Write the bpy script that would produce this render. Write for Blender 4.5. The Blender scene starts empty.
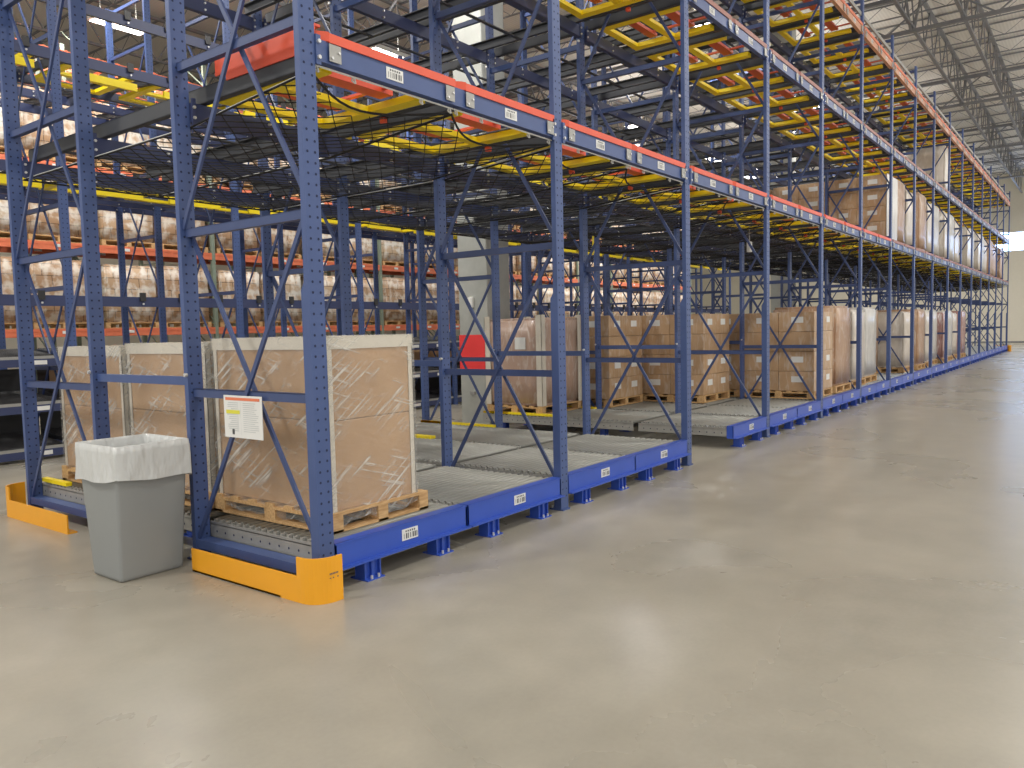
import bpy, bmesh, math, random
from mathutils import Vector, Matrix
random.seed(7)
sc = bpy.context.scene
COL = sc.collection
PI = math.pi

# ------------------------------------------------------------------ materials
def lin(c):
    c /= 255.0
    return c / 12.92 if c <= 0.04045 else ((c + 0.055) / 1.055) ** 2.4
def rgb(r, g, b): return (lin(r), lin(g), lin(b), 1)
def nn(nt, typ, **kw):
    n = nt.nodes.new(typ)
    for k, v in kw.items(): setattr(n, k, v)
    return n
def new_mat(name):
    m = bpy.data.materials.new(name); m.use_nodes = True
    nt = m.node_tree
    return m, nt, nt.nodes['Principled BSDF']
def paint(name, col, rough=.45, metal=0, var=.08, scale=6, bump=0, coat=0, spec=.5):
    """painted or plain surface: base colour broken up by two scales of noise"""
    m, nt, p = new_mat(name)
    tc = nn(nt, 'ShaderNodeTexCoord')
    n1 = nn(nt, 'ShaderNodeTexNoise'); n1.inputs['Scale'].default_value = scale; n1.inputs['Detail'].default_value = 5
    nt.links.new(tc.outputs['Object'], n1.inputs['Vector'])
    mx = nn(nt, 'ShaderNodeMix', data_type='RGBA')
    mx.inputs['A'].default_value = tuple(max(0, c * (1 - var * 2)) for c in col[:3]) + (1,)
    mx.inputs['B'].default_value = tuple(min(1, c * (1 + var * 2)) for c in col[:3]) + (1,)
    nt.links.new(n1.outputs['Fac'], mx.inputs['Factor'])
    nt.links.new(mx.outputs['Result'], p.inputs['Base Color'])
    p.inputs['Roughness'].default_value = rough; p.inputs['Metallic'].default_value = metal
    p.inputs['Coat Weight'].default_value = coat; p.inputs['Specular IOR Level'].default_value = spec
    if bump:
        b = nn(nt, 'ShaderNodeBump'); b.inputs['Strength'].default_value = bump; b.inputs['Distance'].default_value = .01
        nt.links.new(n1.outputs['Fac'], b.inputs['Height']); nt.links.new(b.outputs['Normal'], p.inputs['Normal'])
    return m
M = {}
M['blue'] = paint('blue_paint', rgb(64, 84, 134), .42, var=.06)
M['brace'] = paint('shaded_blue_paint', rgb(56, 72, 116), .45, var=.06)  # the post blue darkened, with the braces' shade put into the colour
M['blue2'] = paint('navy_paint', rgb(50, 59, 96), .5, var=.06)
M['sill'] = paint('bright_blue_paint', rgb(48, 82, 182), .38, var=.05)
M['hole'] = paint('hole_shadow', rgb(36, 44, 74), .9)
M['orange'] = paint('orange_paint', rgb(232, 88, 58), .45, var=.05)
M['orange2'] = paint('faded_orange_paint', rgb(224, 118, 82), .5, var=.1)
M['rust'] = paint('dull_orange_paint', rgb(190, 78, 54), .5)
M['dull'] = paint('dull_rail_paint', rgb(158, 104, 92), .5)
M['tan'] = paint('peach_paint', rgb(205, 150, 120), .5, var=.08)
M['yellow'] = paint('yellow_paint', rgb(255, 222, 16), .42, var=.05)
M['amber'] = paint('amber_plastic', rgb(246, 168, 24), .4, var=.03, coat=.1)
M['dark'] = paint('dark_grey_steel', rgb(62, 64, 69), .5, metal=.15, var=.1)
M['galv'] = paint('galvanised_steel', rgb(164, 163, 158), .42, metal=.35, var=.1, scale=14)
M['bolt'] = paint('zinc_bolt', rgb(215, 215, 215), .3, metal=.5)
M['roller'] = paint('grey_roller', rgb(150, 150, 143), .38, metal=.3, var=.06, scale=20)
M['cord'] = paint('black_cord', rgb(26, 26, 28), .8)
M['cable'] = paint('pale_cable', rgb(205, 205, 200), .6)
M['white'] = paint('white_label', rgb(232, 232, 228), .5, var=.02)
M['ink'] = paint('dark_ink', rgb(92, 92, 94), .7)
M['greyink'] = paint('grey_ink', rgb(198, 201, 199), .7)
M['lime'] = paint('yellow_green_print', rgb(224, 218, 70), .6, var=.02)
M['salmon'] = paint('salmon_print', rgb(232, 126, 88), .6, var=.02)
M['red'] = paint('red_paint', rgb(252, 62, 62), .5, var=.03)
M['can'] = paint('grey_plastic', rgb(142, 145, 144), .5, var=.03, scale=3)
M['concrete'] = paint('column_concrete', rgb(168, 170, 164), .8, var=.06, scale=9)
M['green'] = paint('sage_paint', rgb(128, 140, 124), .5)
M['black'] = paint('black_steel', rgb(44, 44, 46), .5)
M['wall'] = paint('cream_wall', rgb(228, 222, 205), .8, var=.02)
M['joist'] = paint('grey_joist', rgb(128, 129, 132), .6, var=.06)
M['rawboard'] = paint('corner_board_paper', rgb(216, 208, 192), .7, var=.04, scale=12)
M['polebrown'] = paint('brown_load', rgb(120, 92, 78), .6, var=.12)

def wood():
    m, nt, p = new_mat('pallet_wood')
    tc = nn(nt, 'ShaderNodeTexCoord'); mp = nn(nt, 'ShaderNodeMapping'); mp.inputs['Scale'].default_value = (4, 30, 30)
    n = nn(nt, 'ShaderNodeTexNoise'); n.inputs['Scale'].default_value = 2; n.inputs['Detail'].default_value = 6
    r = nn(nt, 'ShaderNodeValToRGB')
    r.color_ramp.elements[0].position = .3; r.color_ramp.elements[0].color = rgb(176, 132, 82)
    r.color_ramp.elements[1].position = .75; r.color_ramp.elements[1].color = rgb(226, 188, 134)
    L = nt.links.new
    L(tc.outputs['Object'], mp.inputs['Vector']); L(mp.outputs['Vector'], n.inputs['Vector']); L(n.outputs['Fac'], r.inputs['Fac'])
    L(r.outputs['Color'], p.inputs['Base Color']); p.inputs['Roughness'].default_value = .75
    return m
M['wood'] = wood()

def carton_mat(name, c0, c1, rough=.6, wr=0.0):
    """cardboard; wr adds pale glossy wrinkle streaks of stretched film"""
    m, nt, p = new_mat(name); L = nt.links.new
    tc = nn(nt, 'ShaderNodeTexCoord'); oi = nn(nt, 'ShaderNodeObjectInfo')
    add = nn(nt, 'ShaderNodeVectorMath', operation='ADD'); L(tc.outputs['Object'], add.inputs[0]); L(oi.outputs['Random'], add.inputs[1])
    n = nn(nt, 'ShaderNodeTexNoise'); n.inputs['Scale'].default_value = 3.5; n.inputs['Detail'].default_value = 5; L(add.outputs[0], n.inputs['Vector'])
    r = nn(nt, 'ShaderNodeValToRGB'); r.color_ramp.elements[0].position = .3; r.color_ramp.elements[0].color = c0
    r.color_ramp.elements[1].position = .7; r.color_ramp.elements[1].color = c1
    L(n.outputs['Fac'], r.inputs['Fac']); out = r.outputs['Color']
    p.inputs['Roughness'].default_value = rough
    if wr:
        mp = nn(nt, 'ShaderNodeMapping'); mp.inputs['Scale'].default_value = (5, 5, 1.6); mp.inputs['Rotation'].default_value = (.5, .4, .2); L(add.outputs[0], mp.inputs['Vector'])
        w = nn(nt, 'ShaderNodeTexNoise'); w.inputs['Scale'].default_value = 2.2; w.inputs['Detail'].default_value = 7; w.inputs['Distortion'].default_value = 1.2; L(mp.outputs['Vector'], w.inputs['Vector'])
        rr = nn(nt, 'ShaderNodeValToRGB'); rr.color_ramp.elements[0].position = .5; rr.color_ramp.elements[1].position = .68; L(w.outputs['Fac'], rr.inputs['Fac'])
        mx = nn(nt, 'ShaderNodeMix', data_type='RGBA'); mx.inputs['B'].default_value = rgb(232, 228, 220)
        k = nn(nt, 'ShaderNodeMath', operation='MULTIPLY'); k.inputs[1].default_value = wr; L(rr.outputs['Color'], k.inputs[0])
        L(k.outputs[0], mx.inputs['Factor']); L(out, mx.inputs['A']); out = mx.outputs['Result']
        b = nn(nt, 'ShaderNodeBump'); b.inputs['Strength'].default_value = .35; b.inputs['Distance'].default_value = .02
        L(w.outputs['Fac'], b.inputs['Height']); L(b.outputs['Normal'], p.inputs['Normal'])
        p.inputs['Coat Weight'].default_value = .3; p.inputs['Coat Roughness'].default_value = .25
    L(out, p.inputs['Base Color'])
    return m
M['carton'] = carton_mat('brown_cardboard', rgb(174, 134, 90), rgb(188, 148, 103))
M['cartonL'] = carton_mat('tan_cardboard_under_film', rgb(182, 146, 108), rgb(198, 162, 124), .5, .3)
M['carton2'] = carton_mat('tan_cardboard', rgb(178, 140, 104), rgb(196, 156, 116))
M['wrapA'] = carton_mat('pale_wrapped_cartons', rgb(198, 186, 170), rgb(212, 200, 186), .45, .5)
M['wrapB'] = carton_mat('brown_wrapped_cartons', rgb(168, 130, 100), rgb(184, 148, 116), .45, .3)
M['wrapC'] = carton_mat('greyish_wrapped_cartons', rgb(188, 184, 178), rgb(206, 202, 194), .45, .5)
M['wrapD'] = carton_mat('reddish_wrapped_cartons', rgb(150, 104, 96), rgb(172, 128, 118), .45, .45)

def film():
    """clear stretch film: mostly transparent with pale glossy drawn-out creases"""
    m, nt, p = new_mat('stretch_film'); L = nt.links.new
    tc = nn(nt, 'ShaderNodeTexCoord')
    sp = nn(nt, 'ShaderNodeSeparateXYZ'); L(tc.outputs['Object'], sp.inputs[0])
    un = nn(nt, 'ShaderNodeMath', operation='SUBTRACT'); L(sp.outputs['X'], un.inputs[0]); L(sp.outputs['Y'], un.inputs[1])
    uv = nn(nt, 'ShaderNodeCombineXYZ'); L(un.outputs[0], uv.inputs['X']); L(sp.outputs['Z'], uv.inputs['Y'])
    def streak(ang, scl, lo, hi, det=6):
        mp = nn(nt, 'ShaderNodeMapping', vector_type='TEXTURE'); mp.inputs['Rotation'].default_value = (0, 0, ang); mp.inputs['Scale'].default_value = (1 / scl[0], 1 / scl[1], 1)
        L(uv.outputs[0], mp.inputs['Vector'])
        n = nn(nt, 'ShaderNodeTexNoise'); n.inputs['Scale'].default_value = 3; n.inputs['Detail'].default_value = det; n.inputs['Roughness'].default_value = .6
        L(mp.outputs['Vector'], n.inputs['Vector'])
        r = nn(nt, 'ShaderNodeMapRange'); r.inputs['From Min'].default_value = lo; r.inputs['From Max'].default_value = hi; L(n.outputs['Fac'], r.inputs['Value'])
        return r.outputs['Result'], n.outputs['Fac']
    a, fa = streak(.62, (.42, 11), .5, .66, 4)
    b, fb = streak(-.28, (.4, 12), .53, .7, 4)
    mask, _ = streak(.5, (.8, 1.3), .46, .6, 3)
    mxm = nn(nt, 'ShaderNodeMath', operation='MAXIMUM'); L(a, mxm.inputs[0]); L(b, mxm.inputs[1])
    ml = nn(nt, 'ShaderNodeMath', operation='MULTIPLY'); L(mxm.outputs[0], ml.inputs[0]); L(mask, ml.inputs[1])
    ma = nn(nt, 'ShaderNodeMath', operation='MULTIPLY_ADD'); L(ml.outputs[0], ma.inputs[0]); ma.inputs[1].default_value = .75; ma.inputs[2].default_value = .17
    L(ma.outputs[0], p.inputs['Alpha'])
    p.inputs['Base Color'].default_value = rgb(222, 220, 212); p.inputs['Roughness'].default_value = .2
    bp = nn(nt, 'ShaderNodeBump'); bp.inputs['Strength'].default_value = .4; bp.inputs['Distance'].default_value = .02; L(fb, bp.inputs['Height']); L(bp.outputs['Normal'], p.inputs['Normal'])
    return m
M['film'] = film()
def far_mat(name, c0, c1, c2):
    m, nt, p = new_mat(name); L = nt.links.new
    tc = nn(nt, 'ShaderNodeTexCoord'); sp = nn(nt, 'ShaderNodeSeparateXYZ'); cb = nn(nt, 'ShaderNodeCombineXYZ'); ad = nn(nt, 'ShaderNodeMath', operation='ADD')
    L(tc.outputs['Object'], sp.inputs[0]); L(sp.outputs['X'], ad.inputs[0]); L(sp.outputs['Y'], ad.inputs[1]); L(ad.outputs[0], cb.inputs['X']); L(sp.outputs['Z'], cb.inputs['Y'])
    br = nn(nt, 'ShaderNodeTexBrick'); br.inputs['Scale'].default_value = 1; br.inputs['Brick Width'].default_value = .38; br.inputs['Row Height'].default_value = .24; br.inputs['Mortar Size'].default_value = .008
    br.inputs['Color1'].default_value = c0; br.inputs['Color2'].default_value = c1; br.inputs['Mortar'].default_value = rgb(96, 74, 56); L(cb.outputs[0], br.inputs['Vector'])
    n = nn(nt, 'ShaderNodeTexNoise'); n.inputs['Scale'].default_value = 5; n.inputs['Detail'].default_value = 4; L(tc.outputs['Object'], n.inputs['Vector'])
    r = nn(nt, 'ShaderNodeMapRange'); r.inputs['From Min'].default_value = .44; r.inputs['From Max'].default_value = .6; r.inputs['To Max'].default_value = .85; L(n.outputs['Fac'], r.inputs['Value'])
    mx = nn(nt, 'ShaderNodeMix', data_type='RGBA'); L(r.outputs['Result'], mx.inputs['Factor']); L(br.outputs['Color'], mx.inputs['A']); mx.inputs['B'].default_value = c2
    L(mx.outputs['Result'], p.inputs['Base Color']); p.inputs['Roughness'].default_value = .4
    return m
M['far1'] = far_mat('stacked_brown_cartons', rgb(188, 154, 120), rgb(204, 172, 140), rgb(236, 230, 220))
M['far2'] = far_mat('stacked_dark_cartons', rgb(168, 132, 100), rgb(190, 156, 124), rgb(222, 212, 198))
M['far3'] = far_mat('stacked_pale_cartons', rgb(196, 170, 140), rgb(206, 182, 154), rgb(234, 230, 222))
def bag():
    m, nt, p = new_mat('white_bin_liner'); L = nt.links.new
    p.inputs['Base Color'].default_value = rgb(206, 208, 206); p.inputs['Roughness'].default_value = .3
    p.inputs['Transmission Weight'].default_value = 0; p.inputs['Subsurface Weight'].default_value = 0
    tc = nn(nt, 'ShaderNodeTexCoord'); mp = nn(nt, 'ShaderNodeMapping'); mp.inputs['Scale'].default_value = (9, 9, 3); mp.inputs['Rotation'].default_value = (.7, .6, 0)
    n = nn(nt, 'ShaderNodeTexNoise'); n.inputs['Scale'].default_value = 1.6; n.inputs['Detail'].default_value = 2; n.inputs['Distortion'].default_value = .2
    b = nn(nt, 'ShaderNodeBump'); b.inputs['Strength'].default_value = .7; b.inputs['Distance'].default_value = .03
    L(tc.outputs['Object'], mp.inputs['Vector']); L(mp.outputs['Vector'], n.inputs['Vector']); L(n.outputs['Fac'], b.inputs['Height']); L(b.outputs['Normal'], p.inputs['Normal'])
    return m
M['bag'] = bag()
def floor_mat():
    m, nt, p = new_mat('polished_concrete'); L = nt.links.new
    tc = nn(nt, 'ShaderNodeTexCoord')
    def noise(s, d, dist=0):
        n = nn(nt, 'ShaderNodeTexNoise'); n.inputs['Scale'].default_value = s; n.inputs['Detail'].default_value = d; n.inputs['Distortion'].default_value = dist
        L(tc.outputs['Object'], n.inputs['Vector']); return n.outputs['Fac']
    a, b, c = noise(.55, 6, .6), noise(3.5, 4), noise(40, 3)
    r = nn(nt, 'ShaderNodeValToRGB')
    r.color_ramp.elements[0].position = .3; r.color_ramp.elements[0].color = rgb(148, 143, 130)
    r.color_ramp.elements[1].position = .7; r.color_ramp.elements[1].color = rgb(173, 166, 151)
    s1 = nn(nt, 'ShaderNodeMath', operation='MULTIPLY_ADD'); L(b, s1.inputs[0]); s1.inputs[1].default_value = .35; 
    s2 = nn(nt, 'ShaderNodeMath', operation='MULTIPLY'); L(a, s2.inputs[0]); s2.inputs[1].default_value = .65; L(s2.outputs[0], s1.inputs[2])
    L(s1.outputs[0], r.inputs['Fac'])
    mx = nn(nt, 'ShaderNodeMix', data_type='RGBA', blend_type='MULTIPLY'); mx.inputs['Factor'].default_value = .12
    L(r.outputs['Color'], mx.inputs['A']); L(c, mx.inputs['B']); L(mx.outputs['Result'], p.inputs['Base Color'])
    rr = nn(nt, 'ShaderNodeMapRange'); rr.inputs['To Min'].default_value = .23; rr.inputs['To Max'].default_value = .33; L(a, rr.inputs['Value']); L(rr.outputs['Result'], p.inputs['Roughness'])
    bp = nn(nt, 'ShaderNodeBump'); bp.inputs['Strength'].default_value = .05; bp.inputs['Distance'].default_value = .02; L(a, bp.inputs['Height']); L(bp.outputs['Normal'], p.inputs['Normal'])
    p.inputs['Specular IOR Level'].default_value = .45
    return m
M['floor'] = floor_mat()
def deck_mat():
    m, nt, p = new_mat('metal_roof_deck'); L = nt.links.new
    tc = nn(nt, 'ShaderNodeTexCoord'); w = nn(nt, 'ShaderNodeTexWave'); w.inputs['Scale'].default_value = 3.2; w.bands_direction = 'Y'
    r = nn(nt, 'ShaderNodeValToRGB'); r.color_ramp.elements[0].color = rgb(222, 218, 210); r.color_ramp.elements[1].color = rgb(232, 228, 220)
    L(tc.outputs['Object'], w.inputs['Vector']); L(w.outputs['Fac'], r.inputs['Fac']); L(r.outputs['Color'], p.inputs['Base Color']); p.inputs['Roughness'].default_value = .7
    b = nn(nt, 'ShaderNodeBump'); b.inputs['Strength'].default_value = .1; L(w.outputs['Fac'], b.inputs['Height']); L(b.outputs['Normal'], p.inputs['Normal'])
    return m
M['deck'] = deck_mat()
def emit(name, col, s):
    m, nt, p = new_mat(name)
    p.inputs['Base Color'].default_value = col; p.inputs['Emission Color'].default_value = col; p.inputs['Emission Strength'].default_value = s
    return m
M['lamp'] = emit('lit_lens', (1, .98, .94, 1), 8)
M['sky'] = emit('bright_window_glass', rgb(170, 204, 255), 9)

# ------------------------------------------------------------------ mesh building
class MB:
    def __init__(s): s.v = []; s.f = []; s.m = []
    def add(s, vs, fs, mi=0):
        o = len(s.v); s.v += [tuple(v) for v in vs]
        for f in fs: s.f.append([i + o for i in f]); s.m.append(mi)
        return s
    def box(s, x0, x1, y0, y1, z0, z1, mi=0):
        vs = [(x, y, z) for x in (x0, x1) for y in (y0, y1) for z in (z0, z1)]
        return s.add(vs, [(0, 1, 3, 2), (4, 6, 7, 5), (0, 4, 5, 1), (2, 3, 7, 6), (0, 2, 6, 4), (1, 5, 7, 3)], mi)
    def bar(s, p, q, w, h, mi=0, up=(0, 0, 1)):
        p, q = Vector(p), Vector(q); d = (q - p).normalized(); u = Vector(up)
        if abs(d.dot(u)) > .99: u = Vector((1, 0, 0))
        a = d.cross(u).normalized() * w / 2; b = a.cross(d).normalized() * h / 2
        vs = [e + i * a + j * b for e in (p, q) for i, j in ((-1, -1), (1, -1), (1, 1), (-1, 1))]
        return s.add(vs, [(0, 1, 2, 3), (7, 6, 5, 4), (0, 4, 5, 1), (1, 5, 6, 2), (2, 6, 7, 3), (3, 7, 4, 0)], mi)
    def tube(s, p, q, r, n=8, mi=0, caps=True):
        p, q = Vector(p), Vector(q); d = (q - p).normalized(); u = Vector((0, 0, 1)) if abs(d.z) < .9 else Vector((1, 0, 0))
        a = d.cross(u).normalized(); b = a.cross(d)
        vs = [e + (a * math.cos(2 * PI * k / n) + b * math.sin(2 * PI * k / n)) * r for e in (p, q) for k in range(n)]
        fs = [(k, (k + 1) % n, n + (k + 1) % n, n + k) for k in range(n)]
        if caps: fs += [tuple(range(n - 1, -1, -1)), tuple(range(n, 2 * n))]
        return s.add(vs, fs, mi)
    def poly(s, pts, r, n=4, mi=0):
        for p, q in zip(pts, pts[1:]): s.tube(p, q, r, n, mi, False)
        return s
    def quad(s, a, b, c, d, mi=0): return s.add([a, b, c, d], [(0, 1, 2, 3)], mi)
    def disc(s, c, r, axis, sign, n=6, mi=0):
        vs = []
        for k in range(n):
            t = 2 * PI * k / n; u, w = r * math.cos(t), r * math.sin(t)
            vs.append((c[0] + u, c[1], c[2] + w) if axis == 'y' else (c[0], c[1] + u, c[2] + w))
        order = tuple(range(n)) if (axis == 'y') == (sign < 0) else tuple(range(n - 1, -1, -1))
        return s.add(vs, [order], mi)
    def mesh(s, name, mats, bevel=0, smooth=False):
        me = bpy.data.meshes.new(name); me.from_pydata(s.v, [], s.f)
        for m in mats: me.materials.append(m)
        me.polygons.foreach_set('material_index', s.m)
        bm = bmesh.new(); bm.from_mesh(me)
        bmesh.ops.recalc_face_normals(bm, faces=[f for f in bm.faces if len(f.verts) == 4 and not all(e.is_boundary for e in f.edges)])
        if bevel: bmesh.ops.bevel(bm, geom=list(bm.edges), offset=bevel, segments=2, affect='EDGES', profile=.5)
        bm.to_mesh(me); bm.free()
        if smooth: me.polygons.foreach_set('use_smooth', [True] * len(me.polygons))
        return me
    def obj(s, name, mats, parent=None, loc=(0, 0, 0), bevel=0, smooth=False):
        if not isinstance(mats, (list, tuple)): mats = [mats]
        return link(name, s.mesh(name, mats, bevel, smooth), parent, loc)
def link(name, data, parent=None, loc=(0, 0, 0)):
    o = bpy.data.objects.new(name, data); COL.objects.link(o); o.location = loc
    if parent: o.parent = parent
    return o
def tag(o, label=None, cat=None, group=None, kind=None):
    if label: o['label'] = label
    if cat: o['category'] = cat; o['kind'] = 'thing'
    if group: o['group'] = group
    if kind: o['kind'] = kind
    return o
def thing(name, label, cat, loc=(0, 0, 0), group=None):
    return tag(link(name, None, None, loc), label, cat, group)
def copy_tree(o, loc=None, label=None, parent=None, group=None):
    c = o.copy(); COL.objects.link(c); c.parent = parent
    if loc is not None: c.location = loc
    if label: c['label'] = label
    if group: c['group'] = group
    for ch in list(o.children): copy_tree(ch, parent=c)
    return c
_ord = ('first second third fourth fifth sixth seventh eighth ninth tenth eleventh twelfth thirteenth fourteenth fifteenth sixteenth '
        'seventeenth eighteenth nineteenth twentieth').split()
def nth(i):
    if i < 20: return _ord[i]
    if i < 29: return 'twenty-' + _ord[i - 20]
    if i == 29: return 'thirtieth'
    return 'thirty-' + _ord[i - 30]

# ------------------------------------------------------------------ grid of the aisle rack
P = 2.6
NB = 16
PW, PD = .112, .045                    # post width (along aisle) and depth
def line_x(n): return .026 if n == 0 else 2.63 if n == 1 else P * n
def lane_x(i):                       # left edge of lane i (two lanes a bay)
    a = line_x(i // 2) + PW; b = line_x(i // 2 + 1)
    w = (b - a) / 2
    return a + w * (i % 2), w
Y_FR = (0, 2.69)                     # front faces of the two frames on each line
FD = 1.37
POST_H = 7.6
LV = {1: 3.28, 2: 5.24, 3: 7.02}     # top of the load beams

# ------------------------------------------------------------------ the setting
fl = MB().box(-14, 58, -16, 24, -.3, 0).obj('floor', M['floor']); tag(fl, 'polished grey concrete warehouse floor', kind='structure')
# saw-cut joints of the slab
cl = MB().box(-14, 58.3, -16, 24.3, 11.0, 11.3).obj('ceiling', M['deck']); tag(cl, 'pale metal deck ceiling', kind='structure')
WZ0, WZ1 = 5.95, 7.2
w = MB()
w.box(58, 58.3, -16, 24, 0, WZ0); w.box(58, 58.3, -16, 24, WZ1, 11); w.box(58, 58.3, 2.2, 24, WZ0, WZ1); w.box(58, 58.3, -16, -9, WZ0, WZ1)
tag(w.obj('wall_right', M['wall']), 'cream end wall beyond the rack', kind='structure')
win = MB().box(58.12, 58.16, -9, 2.2, WZ0, WZ1).obj('window_1', M['sky']); tag(win, 'long bright clerestory window in the end wall', kind='structure')
fr = MB()
for y in (-9, -6.38, -3.75, -1.13, 2.14): fr.box(58.02, 58.11, y, y + .06, WZ0, WZ1)
fr.box(58.02, 58.11, -9, 2.2, WZ0, WZ0 + .05); fr.box(58.02, 58.11, -9, 1.5, WZ1 - .05, WZ1)
fr.obj('window_frame', M['white'], win)
tag(MB().box(-14, 58, 24, 24.3, 0, 11).obj('wall_back', M['wall']), 'cream back wall behind the racks', kind='structure')
tag(MB().box(57.97, 58, -16, 24, 0, .1).obj('baseboard_right', M['joist']), kind='structure')

# roof steel: beams of open web
def web_beam(p0, p1, depth, step, chord, webw, name, label):
    b = MB(); p0, p1 = Vector(p0), Vector(p1); d = (p1 - p0); n = int(d.length / step); dn = Vector((0, 0, -depth))
    up = (0, 0, 1)
    b.bar(p0, p1, chord, chord * .7); b.bar(p0 + dn, p1 + dn, chord * .8, chord * .6)
    for k in range(n):
        a = p0 + d * (k / n); m = p0 + d * ((k + .5) / n); e = p0 + d * ((k + 1) / n)
        b.bar(a, m + dn, webw, webw); b.bar(m + dn, e, webw, webw)
    o = b.obj(name, M['joist']); tag(o, label, kind='structure'); return o
for k, x in enumerate([2.7, 12.1, 21.5, 30.9, 40.3, 49.7]):
    web_beam((x, -15.9, 10.45), (x, 23.9, 10.45), .95, 2.6, .15, .04, 'roof_beam', f'deep open-web roof girder across the building, {nth(k)} from the near end')
    kb = MB()
    for y in (.72, -.52, 6.6, 12.6, -6.7):
        kb.bar((x + .1, y, 9.5), (x + 1.5, y, 10.9), .06, .06); kb.bar((x - .1, y, 9.5), (x - 1.5, y, 10.9), .06, .06)
    tag(kb.obj('ceiling_beam', M['joist']), kind='structure')
for k, y in enumerate([-6.7, -.52, .72, 6.6, 12.6, 18.6]):
    web_beam((-13.9, y, 10.85), (57.9, y, 10.85), 1.2, 1.5, .11, .035, 'roof_beam', f'grey open-web roof girder along the aisle, {nth(k)} from the aisle side')
x = -12.5; k = 0
while x < 57.5:
    web_beam((x, -15.9, 10.95), (x, 23.9, 10.95), .4, 1.1, .055, .014, 'ceiling_beam', f'slim grey roof joist under the deck, {nth(k % 30)} from the near end')
    x += 1.88; k += 1

# ------------------------------------------------------------------ upright frames
def post_mesh(h, holes=True):
    b = MB().box(-PW / 2, PW / 2, 0, PD, 0.012, h)
    if holes:
        z = .12
        while z < h - .05:
            for x in (-.028, .028):
                b.disc((x, -.0012, z), .0085, 'y', -1, 6, 1); b.disc((x, PD + .0012, z), .0085, 'y', 1, 6, 1)
            z += .0625
    return b.mesh('post', [M['blue'], M['hole']])
POST = post_mesh(POST_H)
REINF = MB().box(-PW / 2, PW / 2, PD, PD + .028, .012, 1.82).add(
    [(-PW / 2, PD, 1.82), (PW / 2, PD, 1.82), (PW / 2, PD + .028, 1.82), (-PW / 2, PD + .028, 1.82), (-PW / 2, PD, 1.87), (PW / 2, PD, 1.87)],
    [(0, 4, 3), (1, 2, 5), (3, 4, 5, 2)]).mesh('reinforcement_post', [M['blue']])
fp = MB().box(-.056, .056, -.02, PD + .08, 0, .012)
for sx in (-.045, .045): fp.tube((sx * .8, PD + .06, .012), (sx * .8, PD + .06, .035), .009, 6, 1)
FOOT = fp.mesh('foot_plate', [M['blue'], M['bolt']])
HB = MB().box(-.022, .022, PD, FD - PD, -.028, .028).box(-.022, .03, PD, FD - PD, .022, .028).mesh('horizontal_brace', [M['brace']])
BOT = MB().box(-.05, .05, PD, FD - PD, -.03, .03).mesh('bottom_rail', [M['blue']])
ZH = [1.18, 2.27, 3.375, 4.48, 5.59, 6.7, 7.5]
def diag(z0, z1, s):
    b = MB(); x = .03 * s
    y0, y1 = (PD, FD - PD) if s > 0 else (FD - PD, PD)
    b.bar((x, y0, z0), (x, y1, z1), .02, .036, 0, (1, 0, 0)) if False else b.bar((x, y0, z0), (x, y1, z1), .018, .031)
    return b.mesh('diagonal_brace', [M['brace']])
DIAG = [diag(z0, z1, s) for z0, z1 in ((.16, 2.25), (2.3, 4.46), (4.5, 6.68)) for s in (1, -1)]
def make_frame(reinf):
    t = thing('rack_upright', 'x', 'rack upright', group='blue upright frames of the racks')
    link('post', POST, t); link('post', POST, t, (0, FD - PD, 0))
    link('foot_plate', FOOT, t); link('foot_plate', FOOT, t, (0, FD - PD, 0))
    for z in ZH: link('horizontal_brace', HB, t, (0, 0, z))
    link('bottom_rail', BOT, t, (0, 0, .13))
    for d in DIAG: link('diagonal_brace', d, t)
    if reinf: link('reinforcement_post', REINF, t)
    return t
fA, fB = make_frame(True), make_frame(False)
for n in range(NB + 1):
    for j, y in enumerate(Y_FR):
        proto = (fA, fB)[j]
        o = proto if n == 0 else copy_tree(proto)
        o.location = (line_x(n) + PW / 2, y, 0)
        o['label'] = f"blue cross-braced upright {'on the aisle face' if j == 0 else 'in the rear row'}, {nth(n)} from the near corner"
# row spacers tying front frames to rear frames
sp = MB().box(-.02, .02, FD - .02, 2.71, -.03, .03)
for y in (FD - .04, 2.72):
    for dz in (0,): sp.tube((-.058, y, .045), (-.078, y, .045), .013, 8, 1)
SPM = sp.mesh('row_spacer', [M['blue'], M['bolt']])
for n in range(NB + 1):
    for z, lev in ((1.26, 'waist height'), (4.9, 'upper height')):
        o = link('row_spacer', SPM, None, (line_x(n) + PW / 2, 0, z))
        tag(o, f'blue spacer bar at {lev}, {nth(n)} from the near corner', 'spacer bar', 'blue row spacer bars')

# ------------------------------------------------------------------ load beams
def barcode(w, h, seed):
    r = random.Random(seed); b = MB().box(-w / 2, w / 2, -.003, 0, -h / 2, h / 2)
    x = -w * .40
    while x < w * .4:
        ww = r.choice((.004, .008, .013)); b.quad((x, -.0042, -h * .36), (x + ww, -.0042, -h * .36), (x + ww, -.0042, h * .12), (x, -.0042, h * .12), 1); x += ww + r.choice((.006, .010, .014))
    x = -w * .3
    while x < w * .3:
        b.quad((x, -.0042, h * .22), (x + .012, -.0042, h * .22), (x + .012, -.0042, h * .38), (x, -.0042, h * .38), 1); x += .02
    return b.mesh('label', [M['white'], M['ink']])
BAR = [barcode(.15, .075, s) for s in range(6)]
pl = MB().box(-.045, .045, -.004, 0, -.05, .05)
for sx, sz in ((-.025, -.03), (.028, .01)): pl.tube((sx, -.004, sz), (sx, -.012, sz), .009, 6, 1)
PLATE = pl.mesh('galvanised_plate', [M['galv'], M['bolt']])
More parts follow.
